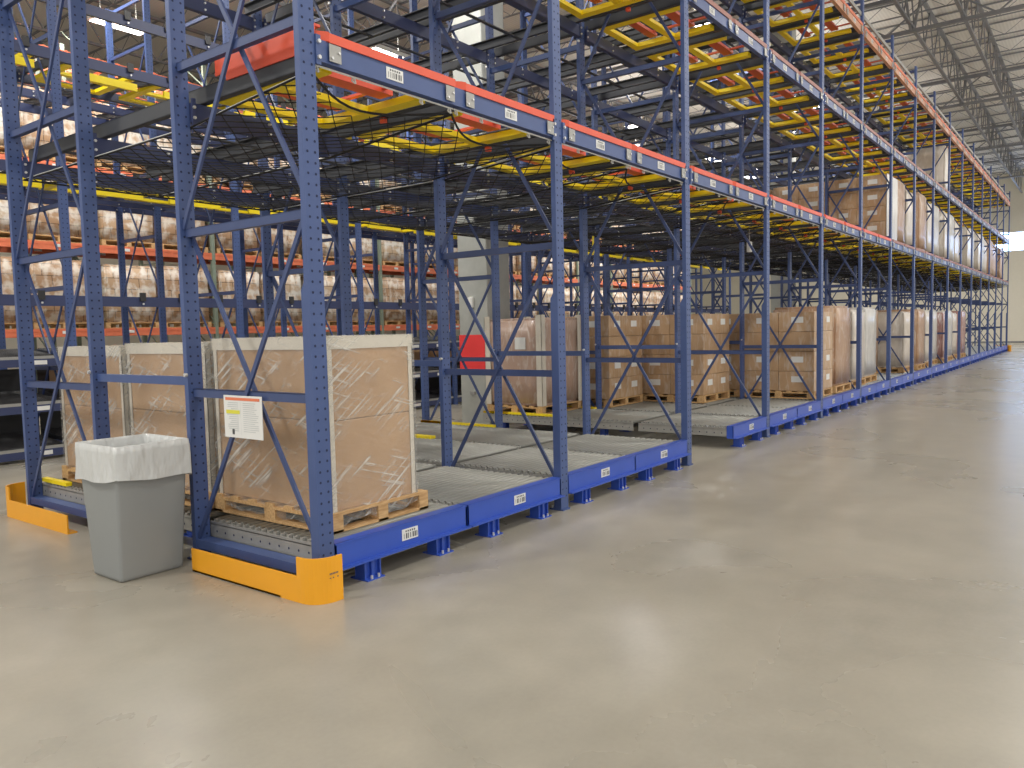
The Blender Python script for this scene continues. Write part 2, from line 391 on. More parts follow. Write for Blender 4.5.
def make_beam(L, lev, far=False):
    t = thing('load_beam', 'x', 'load beam', group=f'front load beams of rack level {lev}')
    mat = M['blue'] if lev < 3 else M['tan']
    MB().box(0, L, 0, .06, -.125, 0).obj('beam_tube', mat, t)
    ec = MB()
    for x0, x1 in ((0, .035), (L - .035, L)): ec.box(x0, x1, -.012, .0, -.15, .02)
    for x in (.017, L - .017):
        for z in (-.02, -.11): ec.tube((x, -.012, z), (x, -.026, z), .012, 8, 1)
    ec.obj('end_connector', [mat, M['bolt']], t)
    h = L / 2
    for k in (0, 1):
        x0, x1 = k * h + .02, (k + 1) * h - .015
        g = MB().add([(x0 + .08, -.012, -.004), (x1, -.012, -.004), (x1, -.012, .05), (x0 + .08, -.012, .05), (x0 + .08, .03, .066), (x1, .03, .066), (x0 + .08, .03, .0), (x1, .03, 0.0)],
                     [(0, 1, 2, 3), (3, 2, 5, 4), (0, 3, 4, 6), (1, 7, 5, 2), (6, 4, 5, 7), (0, 6, 7, 1)])
        g.add([(x0, .05, .002), (x0 + .08, -.012, .002), (x0 + .08, .03, .002), (x0, .12, .002), (x0, .05, .06), (x0 + .08, -.012, .056), (x0 + .08, .03, .07), (x0, .12, .075)],
              [(0, 1, 5, 4), (4, 5, 6, 7), (1, 2, 6, 5), (2, 3, 7, 6), (3, 0, 4, 7), (3, 2, 1, 0)])
        g.obj('entry_guide', M['orange2'] if lev == 3 else M['dull'] if far or lev == 2 else M['orange'], t)
        link('galvanised_plate', PLATE, t, (x0 + .12, -.012, -.062)); link('galvanised_plate', PLATE, t, (x1 - .06, -.012, -.062))
        link('label', BAR[(k + lev) % 6], t, (x0 + h * .5, -.001, -.06))
    if lev == 3:
        MB().box(0, L, .02, .05, .2, .27).obj('top_rail', M['galv'], t)
        rp = MB()
        for x in (.1, L / 2, L - .1): rp.box(x - .015, x + .015, .03, .045, 0, .2)
        rp.obj('rail_support', M['galv'], t)
    return t
LVN = {1: 'level one', 2: 'level two', 3: 'level three'}
for lev in (1, 2, 3):
    protos = {}
    for n in range(NB):
        x0 = line_x(n) + PW; L = round(line_x(n + 1) - x0, 3)
        key = (L, n >= 6)
        if key not in protos: protos[key] = o = make_beam(L, lev, n >= 6)
        else: o = copy_tree(protos[key])
        o.location = (x0, 0, LV[lev])
        o['label'] = f"{'blue' if lev < 3 else 'peach'} front load beam, {LVN[lev]}, {nth(n)} bay from the near corner"
# beams inside the rack, under the lanes
INB = {}
for lev in (1, 2, 3):
    for n in range(NB):
        x0 = line_x(n) + PW; L = round(line_x(n + 1) - x0, 3)
        if L not in INB:
            b = MB().box(0, L, 0, .06, -.13, 0)
            for xa, xb in ((0, .03), (L - .03, L)): b.box(xa, xb, -.008, .0, -.15, .03)
            for xa in (.015, L - .015, L / 4, L * .75):
                for z in (-.03, -.1): b.tube((xa, -.008 if xa < .02 or xa > L - .02 else 0, z), (xa, -.02, z), .011, 6, 1)
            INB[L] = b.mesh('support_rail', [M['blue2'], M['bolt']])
        for j, (y, nm) in enumerate(((1.3, 'second'), (2.70, 'third'), (3.99, 'rear'))):
            o = link('support_rail', INB[L], None, (x0, y, LV[lev] - .125))
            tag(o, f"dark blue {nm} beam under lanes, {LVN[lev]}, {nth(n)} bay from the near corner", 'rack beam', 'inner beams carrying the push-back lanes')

# ------------------------------------------------------------------ push-back lanes, carts and nets
LW = 1.236
def c_rail(L0, L1, w, h, s):
    b = MB(); b.box(-.006 if s > 0 else 0, 0 if s > 0 else .006, L0, L1, -h, 0)
    x0, x1 = (-w, 0) if s > 0 else (0, w)
    b.box(x0, x1, L0, L1, -.008, 0); b.box(x0, x1, L0, L1, -h, -h + .008)
    return b
def make_lane():
    t = thing('push_back_lane', 'x', 'rack lane', group='dark push-back lanes on the upper levels')
    for s in (1, -1):
        for dx in (.545,):
            c_rail(.075, 4.05, .05, .11, s).obj('rail', M['dark'], t, (s * dx, 0, 0))
    for y in (1.35, 2.1, 3.4): MB().box(-.535, .535, y, y + .05, -.112, -.1).obj('cross_tie', M['dark'], t)
    MB().box(-.022, .022, .60, .65, -.155, -.112).obj('stop_block', M['orange'], t, (.52, 0, 0), bevel=.008)
    return t
def make_cart(kind, lip=True):
    if kind == 'y':
        t = thing('pallet_cart', 'x', 'pallet cart', group='yellow push-back carts')
        m = M['yellow']
        for s in (1, -1): MB().box(s * .42 - .055, s * .42 + .055, .16, 1.22, -.02, .03).obj('side_bar', m, t)
        for y in (.62, 1.13): MB().box(-.365, .365, y, y + .09, -.018, .025).obj('cross_bar', m, t)
    else:
        t = thing('pallet_cart', 'x', 'pallet cart', group='orange push-back carts')
        m = M['orange'] if lip else M['rust']
        for s in (1, -1): MB().box(s * .27 - .02, s * .27 + .02, .1, 1.0, .071, .09).obj('side_bar', m, t)
        for y, ww, zz in (((.09, .08, -.03),) if lip else ()) + ((.36, .13, .012), (.86, .1, .012)): MB().box(-.36, .36, y, y + ww, .035 + zz, .07 + zz).obj('cross_bar', m, t)
    return t
def netz(u, v):
    if v < 1.25: return -.05 - .10 * v / 1.25 - .05 * math.sin(PI * u / LW) * math.sin(PI * min(1, v / 1.25))
    vv = (v - 1.25) % 1.38
    return -.165 - .05 * math.sin(PI * u / LW) * math.sin(PI * vv / 1.38)
def edge(u): return .05 + .26 * math.sin(PI * max(0, min(1, u / LW)))
def net_meshes():
    b = MB(); V1 = 4.0; st = .17; N = int((LW + V1) / st)
    for sgn in (1, -1):
        for k in range(N + 1):
            c = k * st; pts = []
            u = 0.0
            while u <= LW + 1e-6:
                v = (c - u) if sgn > 0 else (c - LW + u)
                if edge(u) - .01 <= v <= V1: pts.append((u - LW / 2, v, netz(u, v)))
                elif len(pts): break
                u += LW / 10
            if len(pts) > 1: b.poly(pts, .0046, 3)
    r = MB()
    r.poly([(u - LW / 2, edge(u), netz(u, edge(u))) for u in [LW * i / 12 for i in range(13)]], .009, 5)
    for s in (0, LW): r.poly([(s - LW / 2, v, netz(s, v)) for v in [.05 + i * .33 for i in range(13)]], .008, 4)
    r.poly([(u - LW / 2, 4.0, netz(u, 4.0)) for u in (0, LW / 2, LW)], .008, 4)
    c = MB().tube((-LW / 2, .03, -.02), (LW / 2, .03, -.02), .006, 5)
    for s in (-LW / 2 + .03, LW / 2 - .03, -.3, .3): c.poly([(s, .03, -.02), (s + .02, .04, -.05), (s, .05, -.035), (s - .01, .03, -.02)], .006, 5)
    c.poly([(-LW / 2 + .01, v, netz(0, v) + .012) for v in [.05 + i * .3 for i in range(14)]], .006, 4)
    return b.mesh('netting', [M['cord']]), r.mesh('border_rope', [M['cord']]), c.mesh('support_cable', [M['cable']])
NET = net_meshes()
def make_net():
    t = thing('safety_net', 'x', 'net', group='black safety nets under the first level')
    link('netting', NET[0], t); link('border_rope', NET[1], t); link('support_cable', NET[2], t)
    return t
lane0, cartY, cartO, cartR, net0 = make_lane(), make_cart('y'), make_cart('o'), make_cart('o', False), make_net()
used = set()
def inst(proto, loc, label):
    if proto.name in used: return copy_tree(proto, loc, label)
    used.add(proto.name); proto.location = loc; proto['label'] = label; return proto
LVN = {1: 'level one', 2: 'level two', 3: 'level three'}
for lev in (1, 2, 3):
    for i in range(2 * NB):
        x, w = lane_x(i); xc = x + w / 2; z = LV[lev] - .008
        o = inst(lane0, (xc, 0, z), f'dark rack lane on {LVN[lev]}, {nth(i)} from the near corner')
        if lev == 1 and i == 0:
            g = MB().box(-.56, -.55, .08, .98, -.02, .115).box(-.56, -.55, .98, 1.1, .03, .115).box(-.56, -.51, .08, 1.1, .115, .13)
            GUIDE0 = (g, o)
        loaded = (lev == 1 and i >= 12) or (lev == 2 and i == 18)
        if not loaded:
            inst(cartY, (xc, 0, z - .085), f'yellow pallet cart on {LVN[lev]}, {nth(i)} lane from the near corner')
            inst(cartO if lev == 1 else cartR, (xc, 0, z - .085), f'orange pallet cart on {LVN[lev]}, {nth(i)} lane from the near corner')
        else:
            inst(cartY, (xc, 0, z - .085), f'yellow cart under a load, {LVN[lev]}, {nth(i)} lane from the near corner')
        if lev == 1:
            inst(net0, (xc, 0, LV[1] - .125), f'black safety net under the {nth(i)} level-one lane from the near corner')

# ------------------------------------------------------------------ floor-level roller lanes
def roll_mesh(L): return MB().tube((0, 0, 0), (L, 0, 0), .024, 10).mesh('roller', [M['roller']], smooth=False)
SL = 1.232
ROLL = roll_mesh(SL - .07)
for p in ROLL.polygons: p.use_smooth = len(p.vertices) == 4
YR = [.12 + .068 * k for k in range(18)] + [1.46 + .068 * k for k in range(38)]
def make_floor_lane(near):
    t = thing('roller_lane', 'x', 'roller lane', group='floor-level roller lanes with blue front sills')
    # front sill: channel with forward bottom lip
    s = MB().box(0, SL, .0, .012, .14, .292).box(0, SL, -.005, .085, .282, .292).box(0, SL, -.045, .085, .132, .142)
    s.box(0, .012, .0, .085, .142, .282); s.box(SL - .012, SL, .0, .085, .142, .282)
    so = s.obj('front_sill', M['sill'], t)
    link('label', BAR[3], so, (SL * .52, -.001, .217))
    for k, (x, y) in enumerate(((.3, 0), (.97, 0), (.3, 2.0), (.97, 2.0), (.3, 3.8), (.97, 3.8))):
        b = MB()
        if k < 2:
            b.box(x - .06, x + .06, .02, .03, .008, .132); b.box(x - .07, x - .058, .0, .09, .008, .132); b.box(x + .058, x + .07, .0, .09, .008, .132); b.box(x - .012, x + .012, .0, .02, .008, .132)
        else:
            b.box(x - .05, x + .05, y, y + .08, .008, .15)
        lo = b.obj('leg', M['sill'], t)
        bp = MB().box(x - .075, x + .075, y - .03, y + .13, 0, .008)
        for sx in (-.03, .03): bp.tube((x + sx, y - .02, .008), (x + sx, y - .02, .03), .009, 6, 1)
        bp.obj('base_plate', [M['sill'], M['bolt']], lo)
    for x0, s_ in ((.0, 1), (SL - .035, -1)):
        b = MB()
        for ya, yb in ((.09, 1.33), (1.41, 4.05)):
            xo = x0 if s_ > 0 else x0 + .029
            b.box(xo, xo + .006, ya, yb, .15, .268); b.box(x0, x0 + .035, ya, yb, .15, .156); b.box(x0, x0 + .035, ya, yb, .244, .25)
            y = ya + .034
            while y < yb - .03: b.box(x0 + .004, x0 + .031, y - .012, y + .012, .25, .282); y += .068
            y = ya + .06
            xs = -.0012 if s_ > 0 else SL + .0012
            while y < yb - .05:
                b.disc((xs, y, .2), .009, 'x', -1 if s_ > 0 else 1, 6, 1); y += .1
        b.obj('side_channel', [M['galv'], M['hole']], t)
    cm = MB()
    for y in (.5, 1.1, 1.6, 2.3, 3.0, 3.7): cm.box(.035, SL - .035, y, y + .04, .155, .2)
    cm.obj('cross_member', M['black'], t)
    if near:
        for y in YR: link('roller', ROLL, t, (.035, y, .265))
    else:
        b = MB()
        for y in YR: b.tube((.035, y, .265), (SL - .035, y, .265), .024, 6)
        b.obj('roller_bed', M['roller'], t)
    return t
flN, flF = make_floor_lane(True), make_floor_lane(False)
FLX = {}
for i in range(2 * NB):
    x, w = lane_x(i); FLX[i] = x + (w - SL) / 2
    if i == 4: continue
    nm = ', the one with the nearest pallets' if i == 0 else ''
    o = inst(flN if i in (0, 1, 2, 3, 5) else flF, (FLX[i], -.0, 0), f'floor roller lane with blue sill, {nth(i)} from the near corner')
    if i < 6:
        g = MB()
        for xx in (.0, SL - .05): g.box(xx, xx + .05, 2.72 if i else 3.55, 4.04, .2825, .315)
        g.obj('pallet_guide', M['yellow'], o)

# ------------------------------------------------------------------ pallets and loads
def pallet_mesh(w, d, h=.13):
    b = MB(); n = 7
    for k in range(n):
        y = (d - .09) * k / (n - 1); b.box(0, w, y, y + .09, h - .02, h)
    for k in range(3):
        x = (w - .09) * k / 2
        b.box(x, x + .09, 0, d, h - .04, h - .02); b.box(x, x + .09, 0, d, 0, .018)
        for y in (0, d / 2 - .06, d - .12): b.box(x, x + .09, y, y + .12, .018, h - .04)
    for y in (0, d - .09): b.box(0, w, y, y + .09, 0.001, .017)
    return b.mesh('pallet', [M['wood']])
def wrap_mesh(w, d, h, seed, amp=.012, mat=None):
    """a wrapped block: grid surface with film wobble and rounded edges"""
    r = random.Random(seed); bm = bmesh.new(); bmesh.ops.create_cube(bm, size=1)
    bmesh.ops.bevel(bm, geom=list(bm.edges), offset=.03, segments=2, affect='EDGES')
    bmesh.ops.subdivide_edges(bm, edges=list(bm.edges), cuts=3, use_grid_fill=True)
    ph = [r.uniform(0, 6) for _ in range(6)]
    for v in bm.verts:
        x, y, z = v.co
        k = amp * (math.sin(9 * z + ph[0] + 3 * x) + .7 * math.sin(17 * z + ph[1] + 5 * y))
        v.co = ((x + .5) * w + k * x * 1.5, (y + .5) * d + k * y * 1.5, (z + .5) * h + amp * .7 * math.sin(7 * x + ph[2]) * (z > .3))
    me = bpy.data.meshes.new('wrapped_cartons'); bm.to_mesh(me); bm.free()
    me.materials.append(mat)
    me.polygons.foreach_set('use_smooth', [True] * len(me.polygons))
    return me
# nearest three: tall wrapped loads with paper corner boards
def corner_load(loc, label, w=.775, d=1.26, h=1.165, film=True):
    t = thing('pallet_load', label, 'pallet load', loc, 'wrapped loads with corner boards in the nearest lane')
    link('pallet', pallet_mesh(w + .11, d + .04), t, (-.02, -.02, 0))
    z0 = .131; hh = h - .06
    zs = (z0, z0 + hh * .53, z0 + hh)
    for a, b_ in zip(zs, zs[1:]):
        MB().box(.012, w - .012, .012, d - .012, a + .001, b_ - .002).obj('carton', M['carton'], t, bevel=.006)
    c = .045; e = .005
    for sx in (0, 1):
        for sy in (0, 1):
            b = MB(); x0 = 0 if sx == 0 else w - c; y0 = 0 if sy == 0 else d - c
            xo = .004 if sx == 0 else w - .004 - e; yo = .004 if sy == 0 else d - .004 - e
            b.box(x0 + (.004 if sx == 0 else 0), x0 + c - (.004 if sx else 0), yo, yo + e, z0, z0 + hh + .02); b.box(xo, xo + e, y0 + (.004 if sy == 0 else 0), y0 + c - (.004 if sy else 0), z0, z0 + hh + .02)
            b.obj('corner_board', M['rawboard'], t)
    b = MB()
    zt = z0 + hh
    for y in (.002, d - .007): b.box(.0, w, y, y + e, zt - .06, zt + .022)
    for x in (.002, w - .007): b.box(x, x + e, 0, d, zt - .06, zt + .022)
    b.box(0, w, 0, .07, zt + .017, zt + .022); b.box(0, w, d - .07, d, zt + .017, zt + .022); b.box(0, .07, .07, d - .07, zt + .017, zt + .022); b.box(w - .07, w, .07, d - .07, zt + .017, zt + .022)
    b.obj('top_edge_board', M['rawboard'], t)
    # stretch film shell, open below
    bm = bmesh.new(); bmesh.ops.create_grid(bm, x_segments=1, y_segments=1, size=.5); bm.free()
    nx, nz = 40, 16; vs = []; fs = []
    per = [(-.006, -.006), (w + .006, -.006), (w + .006, d + .006), (-.006, d + .006)]
    ring = []
    for s in range(4):
        p, q = per[s], per[(s + 1) % 4]
        for k in range(10): ring.append((p[0] + (q[0] - p[0]) * k / 10, p[1] + (q[1] - p[1]) * k / 10))
    rr = random.Random(label)
    for j in range(nz + 1):
        z = .05 + (zt + .028 - .05) * j / nz
        for k, (x, y) in enumerate(ring):
            edge_k = k % 10
            am = .0012 * math.sin(PI * edge_k / 10)
            kx = am * math.sin(j * 1.3 + k) 
            if j == 0: z_ = z + rr.uniform(-.03, .03)
            else: z_ = z
            vs.append((x - kx if x < w / 2 else x + kx, y - kx if y < d / 2 else y + kx, z_))
    n = len(ring)
    for j in range(nz):
        for k in range(n): fs.append((j * n + k, j * n + (k + 1) % n, (j + 1) * n + (k + 1) % n, (j + 1) * n + k))
    fo = MB().add(vs, fs).obj('stretch_wrap', M['film'], t, smooth=True)
    return t
ZB = .29
corner_load((.31, .21, ZB), 'wrapped carton load with white corner boards, at the front of the nearest lane')
corner_load((.29, 1.53, ZB), 'tall wrapped carton load with white corner boards, middle one of the nearest lane', d=1.14, h=1.14)
corner_load((.29, 2.75, ZB), 'tall wrapped carton load with white corner boards, at the rear of the nearest lane', d=1.14, h=1.12)

# brown carton loads with white labels
def labelled_load(loc, label, w=1.12, d=1.2, lay=4, h=.335, nx=2, ny=2):
    t = thing('pallet_load', label, 'pallet load', loc, 'brown carton loads on the floor lanes')
    link('pallet', pallet_mesh(w, d), t); r = random.Random(label)
    cw, cd = w / nx, d / ny
    cm = MB().box(.003, cw - .003, .003, cd - .003, .002, h - .002).mesh('carton', [M['cartonL']], .006)
    for l in range(lay):
        for a in range(nx):
            for b in range(ny):
                c = link('carton', cm, t, (a * cw, b * cd, .131 + l * h))
                if l in (0, 1, 3) or r.random() < .3:
                    lw = .2
                    if b == 0: MB().quad((cw * .3, .001, h * .45), (cw * .3 + lw, .001, h * .45), (cw * .3 + lw, .001, h * .45 + .1), (cw * .3, .001, h * .45 + .1)).obj('label', M['white'], c)
                    if a == 0: MB().quad((.001, cd * .3 + lw, h * .45), (.001, cd * .3, h * .45), (.001, cd * .3, h * .45 + .1), (.001, cd * .3 + lw, h * .45 + .1)).obj('label', M['white'], c)
    return t
L0 = labelled_load((FLX[6] + .06, 2.58, ZB), 'brown labelled carton load on pallet, standing back in the seventh floor lane')
def brown(i, y, label): copy_tree(L0, (FLX[i] + .06, y, ZB), label)
brown(7, 1.53, 'brown labelled carton load on pallet, front one of the eighth floor lane')
brown(7, 2.78, 'brown labelled carton load on pallet, behind the front one of the eighth floor lane')
brown(8, .16, 'brown labelled carton load on pallet, at the front of the ninth floor lane')
brown(8, 1.42, 'brown labelled carton load on pallet, second from the front of the ninth floor lane')
brown(8, 2.7, 'brown labelled carton load on pallet, third from the front of the ninth floor lane')
# load with white corner boards in lane 5
t = thing('pallet_load', 'pinkish wrapped load with white corner boards, beside the concrete column with a red band', 'pallet load', (FLX[5] + .06, 2.95, ZB), 'wrapped pallet loads')
w_, d_, h_ = 1.08, 1.05, 1.32
link('pallet', pallet_mesh(w_, d_), t)
link('wrapped_cartons', wrap_mesh(w_, d_, h_, 3, .006, carton_mat('rosy_wrapped_cartons', rgb(172, 140, 120), rgb(190, 160, 142), .45, .35)), t, (0, 0, .131))
for sx in (0, 1):
    for sy in (0, 1):
        x0, y0 = sx * (w_ - .09), sy * (d_ - .09)
        xo = -.012 if sx == 0 else w_ + .006; yo = -.012 if sy == 0 else d_ + .006
        MB().box(min(xo, x0), max(xo + .006, x0 + .09), yo, yo + .006, .131, h_ + .17).box(xo, xo + .006, min(yo, y0), max(yo + .006, y0 + .09), .131, h_ + .17).obj('corner_board', M['rawboard'], t)
MB().quad((-.013, .48, .98), (-.013, .28, .98), (-.013, .28, 1.16), (-.013, .48, 1.16)).obj('label', M['white'], t)

# simple wrapped loads for the far lanes
PALM = pallet_mesh(1.1, 1.15)
WM = {k: [wrap_mesh(1.08, 1.12, h, s, .006, M[k]) for s, h in ((1, 1.38), (2, 1.45))] for k in ('wrapA', 'wrapB', 'wrapC', 'wrapD')}
WN = {'wrapA': 'pale film-wrapped', 'wrapB': 'brown film-wrapped', 'wrapC': 'greyish film-wrapped', 'wrapD': 'reddish film-wrapped'}
def wrapped(kind, var, loc, where, grp):
    t = thing('pallet_load', f'{WN[kind]} pallet load {where}', 'pallet load', loc, grp)
    link('pallet', PALM, t); link('wrapped_cartons', WM[kind][var], t, (.01, .015, .131)); return t
kinds = ['wrapA', 'wrapC', 'wrapA', 'wrapB', 'wrapA', 'wrapC']
for i in (9, 10, 11, 13, 14, 15, 16, 17, 18, 19, 20, 21):
    y = {13: .75}.get(i, .14 + .05 * (i % 3))
    kd = {9: 'wrapB', 13: 'wrapB', 18: 'wrapD', 21: 'wrapD'}.get(i, kinds[i % 6])
    wrapped(kd, i % 2, (FLX[i] + .07, y, ZB), f'at the front of the {nth(i)} floor lane', 'wrapped loads on the floor lanes')
Z1 = LV[1] + .002
for i in range(12, 32):
    if i == 21: continue
    kd = 'wrapB' if i in (12, 13) or i >= 28 else kinds[(i * 5) % 6]
    x, w = lane_x(i)
    if i == 12: continue
    wrapped(kd, i % 2, (x + .07, .14 + .04 * (i % 3), Z1), f'on level one, front of the {nth(i)} lane', 'wrapped loads on level one')
b2 = labelled_load((lane_x(12)[0] + .07, 1.4, Z1), 'brown labelled carton load on level one, second in the thirteenth lane')
c = copy_tree(b2, (lane_x(12)[0] + .07, .14, Z1), 'brown labelled carton load with pale film front, front of the thirteenth lane on level one')
MB().box(.01, 1.11, -.012, -.004, .12, 1.48).obj('stretch_wrap', M['wrapC'], c)
copy_tree(b2, (lane_x(12)[0] + .07, 2.7, Z1), 'brown labelled carton load on level one, rear of the thirteenth lane')
Z2 = LV[2] + .002
wrapped('wrapA', 0, (lane_x(18)[0] + .05, .15, Z2), 'alone on level two, front of the nineteenth lane', 'loads on level two')
wrapped('wrapB', 1, (lane_x(18)[0] + .05, 1.4, Z2), 'on level two behind the pale one, nineteenth lane', 'loads on level two')

# ------------------------------------------------------------------ corner guards
def guard(name, label, far):
    th = .012; pts = []
    # plan path: straight along the end side, arc round the corner
    def build(path, z1, b):
        n = len(path)
        nor = []
        for k in range(n):
            a = Vector(path[max(0, k - 1)]); c = Vector(path[min(n - 1, k + 1)]); d = (c - a).normalized(); nor.append(Vector((-d.y, d.x)))
        vs = []
        for z in (0.0, z1):
            for k in range(n): vs.append((path[k][0], path[k][1], z))
            for k in range(n): q = Vector(path[k]) + nor[k] * th; vs.append((q.x, q.y, z))
        fs = []
        for k in range(n - 1):
            fs += [(k, k + 1, 2 * n + k + 1, 2 * n + k), (n + k + 1, n + k, 3 * n + k, 3 * n + k + 1), (2 * n + k, 2 * n + k + 1, 3 * n + k + 1, 3 * n + k), (k + 1, k, n + k, n + k + 1)]
        fs += [(0, 2 * n, 3 * n, n), (n - 1, 2 * n - 1, 4 * n - 1, 3 * n - 1)]
        b.add(vs, fs)
    b = MB(); R = .14
    S = -1 if far else 1
    Y = (lambda y: 4.09 - y) if far else (lambda y: y)
    low = [(-.115, Y(1.15)), (-.115, Y(.04))]
    arc = [(-.115, Y(.04)), (-.115, Y(0.0))] + [(-.115 + R - R * math.cos(a), Y(-.0 - R * math.sin(a))) for a in [PI / 2 * k / 8 for k in range(1, 9)]] + [(.078, Y(-.14))]
    build(low, .155, b); build(arc, .27, b)
    # floor flange
    b.box(-.115, -.05, min(Y(.2), Y(1.15)), max(Y(.2), Y(1.15)), .0, .012)
    o = b.obj(name, M['amber']); tag(o, label, 'guard', 'yellow corner guards')
    return o
g1 = guard('corner_guard', 'yellow wraparound corner guard at the foot of the near corner post', False)
mk = MB()
for k in range(6): mk.quad((-.02 + k * .011, -.1412, .168), (-.012 + k * .011, -.1412, .168), (-.012 + k * .011, -.1412, .178), (-.02 + k * .011, -.1412, .178))
for k in (0, 2, 5): mk.quad((-.02 + k * .011, -.1412, .145), (-.010 + k * .011, -.1412, .145), (-.010 + k * .011, -.1412, .152), (-.02 + k * .011, -.1412, .152))
g2 = guard('corner_guard', 'yellow wraparound corner guard at the rear end of the rack, left of the bin', True)
mk.obj('printed_mark', M['ink'], g1)
g3 = MB().box(41.60, 41.84, -.16, -.06, 0, .3).box(41.80, 41.84, -.06, .5, 0, .3).obj('corner_guard', M['amber'], bevel=.01)
tag(g3, 'small yellow corner guard at the far end of the aisle rack', 'guard', 'yellow corner guards')

# ------------------------------------------------------------------ load sign on the end frame
t = thing('load_sign', 'white load notice with orange header hanging from the end frame brace', 'sign', (.035, .515, .905))
MB().box(0, .004, 0, .41, 0, .275).obj('panel', M['white'], t)
def rect(b, y0, y1, z0, z1, mi=0): b.quad((-.0012, y1, z0), (-.0012, y0, z0), (-.0012, y0, z1), (-.0012, y1, z1), mi)
b = MB(); rect(b, .02, .39, .243, .262); b.obj('header_band', M['salmon'], t)
b = MB(); rect(b, .235, .385, .155, .18); b.obj('notice_band', M['lime'], t)
b = MB(); r = random.Random(5)
rect(b, .226, .2275, .02, .235)
for z in [.225 - .013 * k for k in range(15)]:
    if not (.15 < z < .185): rect(b, .25, .25 + r.uniform(.08, .13), z, z + .005)
    rect(b, .03 + r.uniform(0, .05), .2, z, z + .004)
rect(b, .30, .325, .02, .055, 1)
b.obj('print', [M['greyink'], M['ink']], t)

# ------------------------------------------------------------------ bin with liner
t = thing('trash_bin', 'tall grey rectangular bin with a white liner folded over its rim', 'bin', (-.305, 1.48, 0))
def ring(hx, hy, r, n=5):
    pts = []
    for cx, cy, a0 in ((hx - r, hy - r, 0), (-hx + r, hy - r, PI / 2), (-hx + r, -hy + r, PI), (hx - r, -hy + r, 1.5 * PI)):
        for k in range(n + 1): a = a0 + PI / 2 * k / n; pts.append((cx + r * math.cos(a), cy + r * math.sin(a)))
    return pts
def loft(b, rings, close0=False, close1=False):
    n = len(rings[0]); vs = [p for rg in rings for p in rg]; fs = []
    for j in range(len(rings) - 1):
        for k in range(n): fs.append((j * n + k, j * n + (k + 1) % n, (j + 1) * n + (k + 1) % n, (j + 1) * n + k))
    if close0: fs.append(tuple(range(n - 1, -1, -1)))
    if close1: fs.append(tuple(range((len(rings) - 1) * n, len(rings) * n)))
    b.add(vs, fs)
H = .86
def sz(z): k = z / H; return .215 + .03 * k, .185 + .075 * k
b = MB(); rs = []
for z in (0, .01, .03, .25, .5, .7, H): hx, hy = sz(z); e = .012 if z == 0 else 0; rs.append([(x, y, z) for x, y in ring(hx - e, hy - e, .022)])
hx, hy = sz(H); rs.append([(x, y, H) for x, y in ring(hx - .012, hy - .012, .03)]); rs.append([(x, y, .4) for x, y in ring(hx - .05, hy - .08, .03)])
loft(b, rs, True, True)
b.obj('bin_body', M['can'], t, smooth=True)
bm_r = MB(); rs = []; rr = random.Random(3)
ph = [rr.uniform(0, 6) for _ in range(4)]
def wob(k, n, z, a):
    t_ = 2 * PI * k / n
    return a * (math.sin(5 * t_ + ph[0] + z * 9) + .6 * math.sin(11 * t_ + ph[1] - z * 14) + .4 * math.sin(17 * t_ + ph[2]))
def dense(hx, hy, r):
    base = ring(hx, hy, r); out = []
    for p, q in zip(base, base[1:] + base[:1]):
        L = math.hypot(q[0] - p[0], q[1] - p[1]); m = max(1, int(round(L / .03)))
        for i in range(m): out.append((p[0] + (q[0] - p[0]) * i / m, p[1] + (q[1] - p[1]) * i / m))
    return out
base0 = dense(.25, .27, .02); n = len(base0)
def bring(hx, hy, z, amp, zamp=0):
    out = []
    for k, (x, y) in enumerate(base0):
        s = 1 + wob(k, n, z, amp)
        out.append((x * hx / .25 * s, y * hy / .27 * s, z + zamp * (math.sin(2 * PI * k / n * 2 + 1) + .5 * math.sin(2 * PI * k / n * 5 + ph[3]))))
    return out
rs = [bring(.262, .275, .655, .022, .016), bring(.258, .273, .70, .018), bring(.256, .273, .77, .012), bring(.256, .274, .84, .006), bring(.252, .27, .885, .003), bring(.238, .253, .888, .003), bring(.222, .236, .868, .004), bring(.213, .226, .82, .006), bring(.2, .2, .6, .012), bring(.17, .16, .45, .012)]
loft(bm_r, rs)
bo = bm_r.obj('bin_liner', M['bag'], t, smooth=True)

# ------------------------------------------------------------------ concrete columns
for k, (x, y) in enumerate(((7.16, 4.38), (22.7, 4.38), (38.2, 4.38))):
    c = MB().box(x, x + .62, y, y + .62, 0, 11).obj('column', M['concrete'], bevel=.02)
    tag(c, f'square grey concrete column with a red band, {nth(k)} from the near end', kind='structure')
    MB().box(x - .003, x + .623, y - .003, y + .623, .9, 1.5).obj('painted_band', M['red'], c)
    if k == 0:
        MB().box(x - .05, x, y + .28, y + .38, 1.95, 2.12).obj('switch_box', M['white'], c, bevel=.006)
        MB().tube((x - .02, y + .32, 1.95), (x - .02, y + .32, 1.86), .012, 8).obj('conduit', M['galv'], c)
        MB().box(x - .03, x, y + .3, y + .4, .5, .56).obj('outlet', M['galv'], c, bevel=.004)

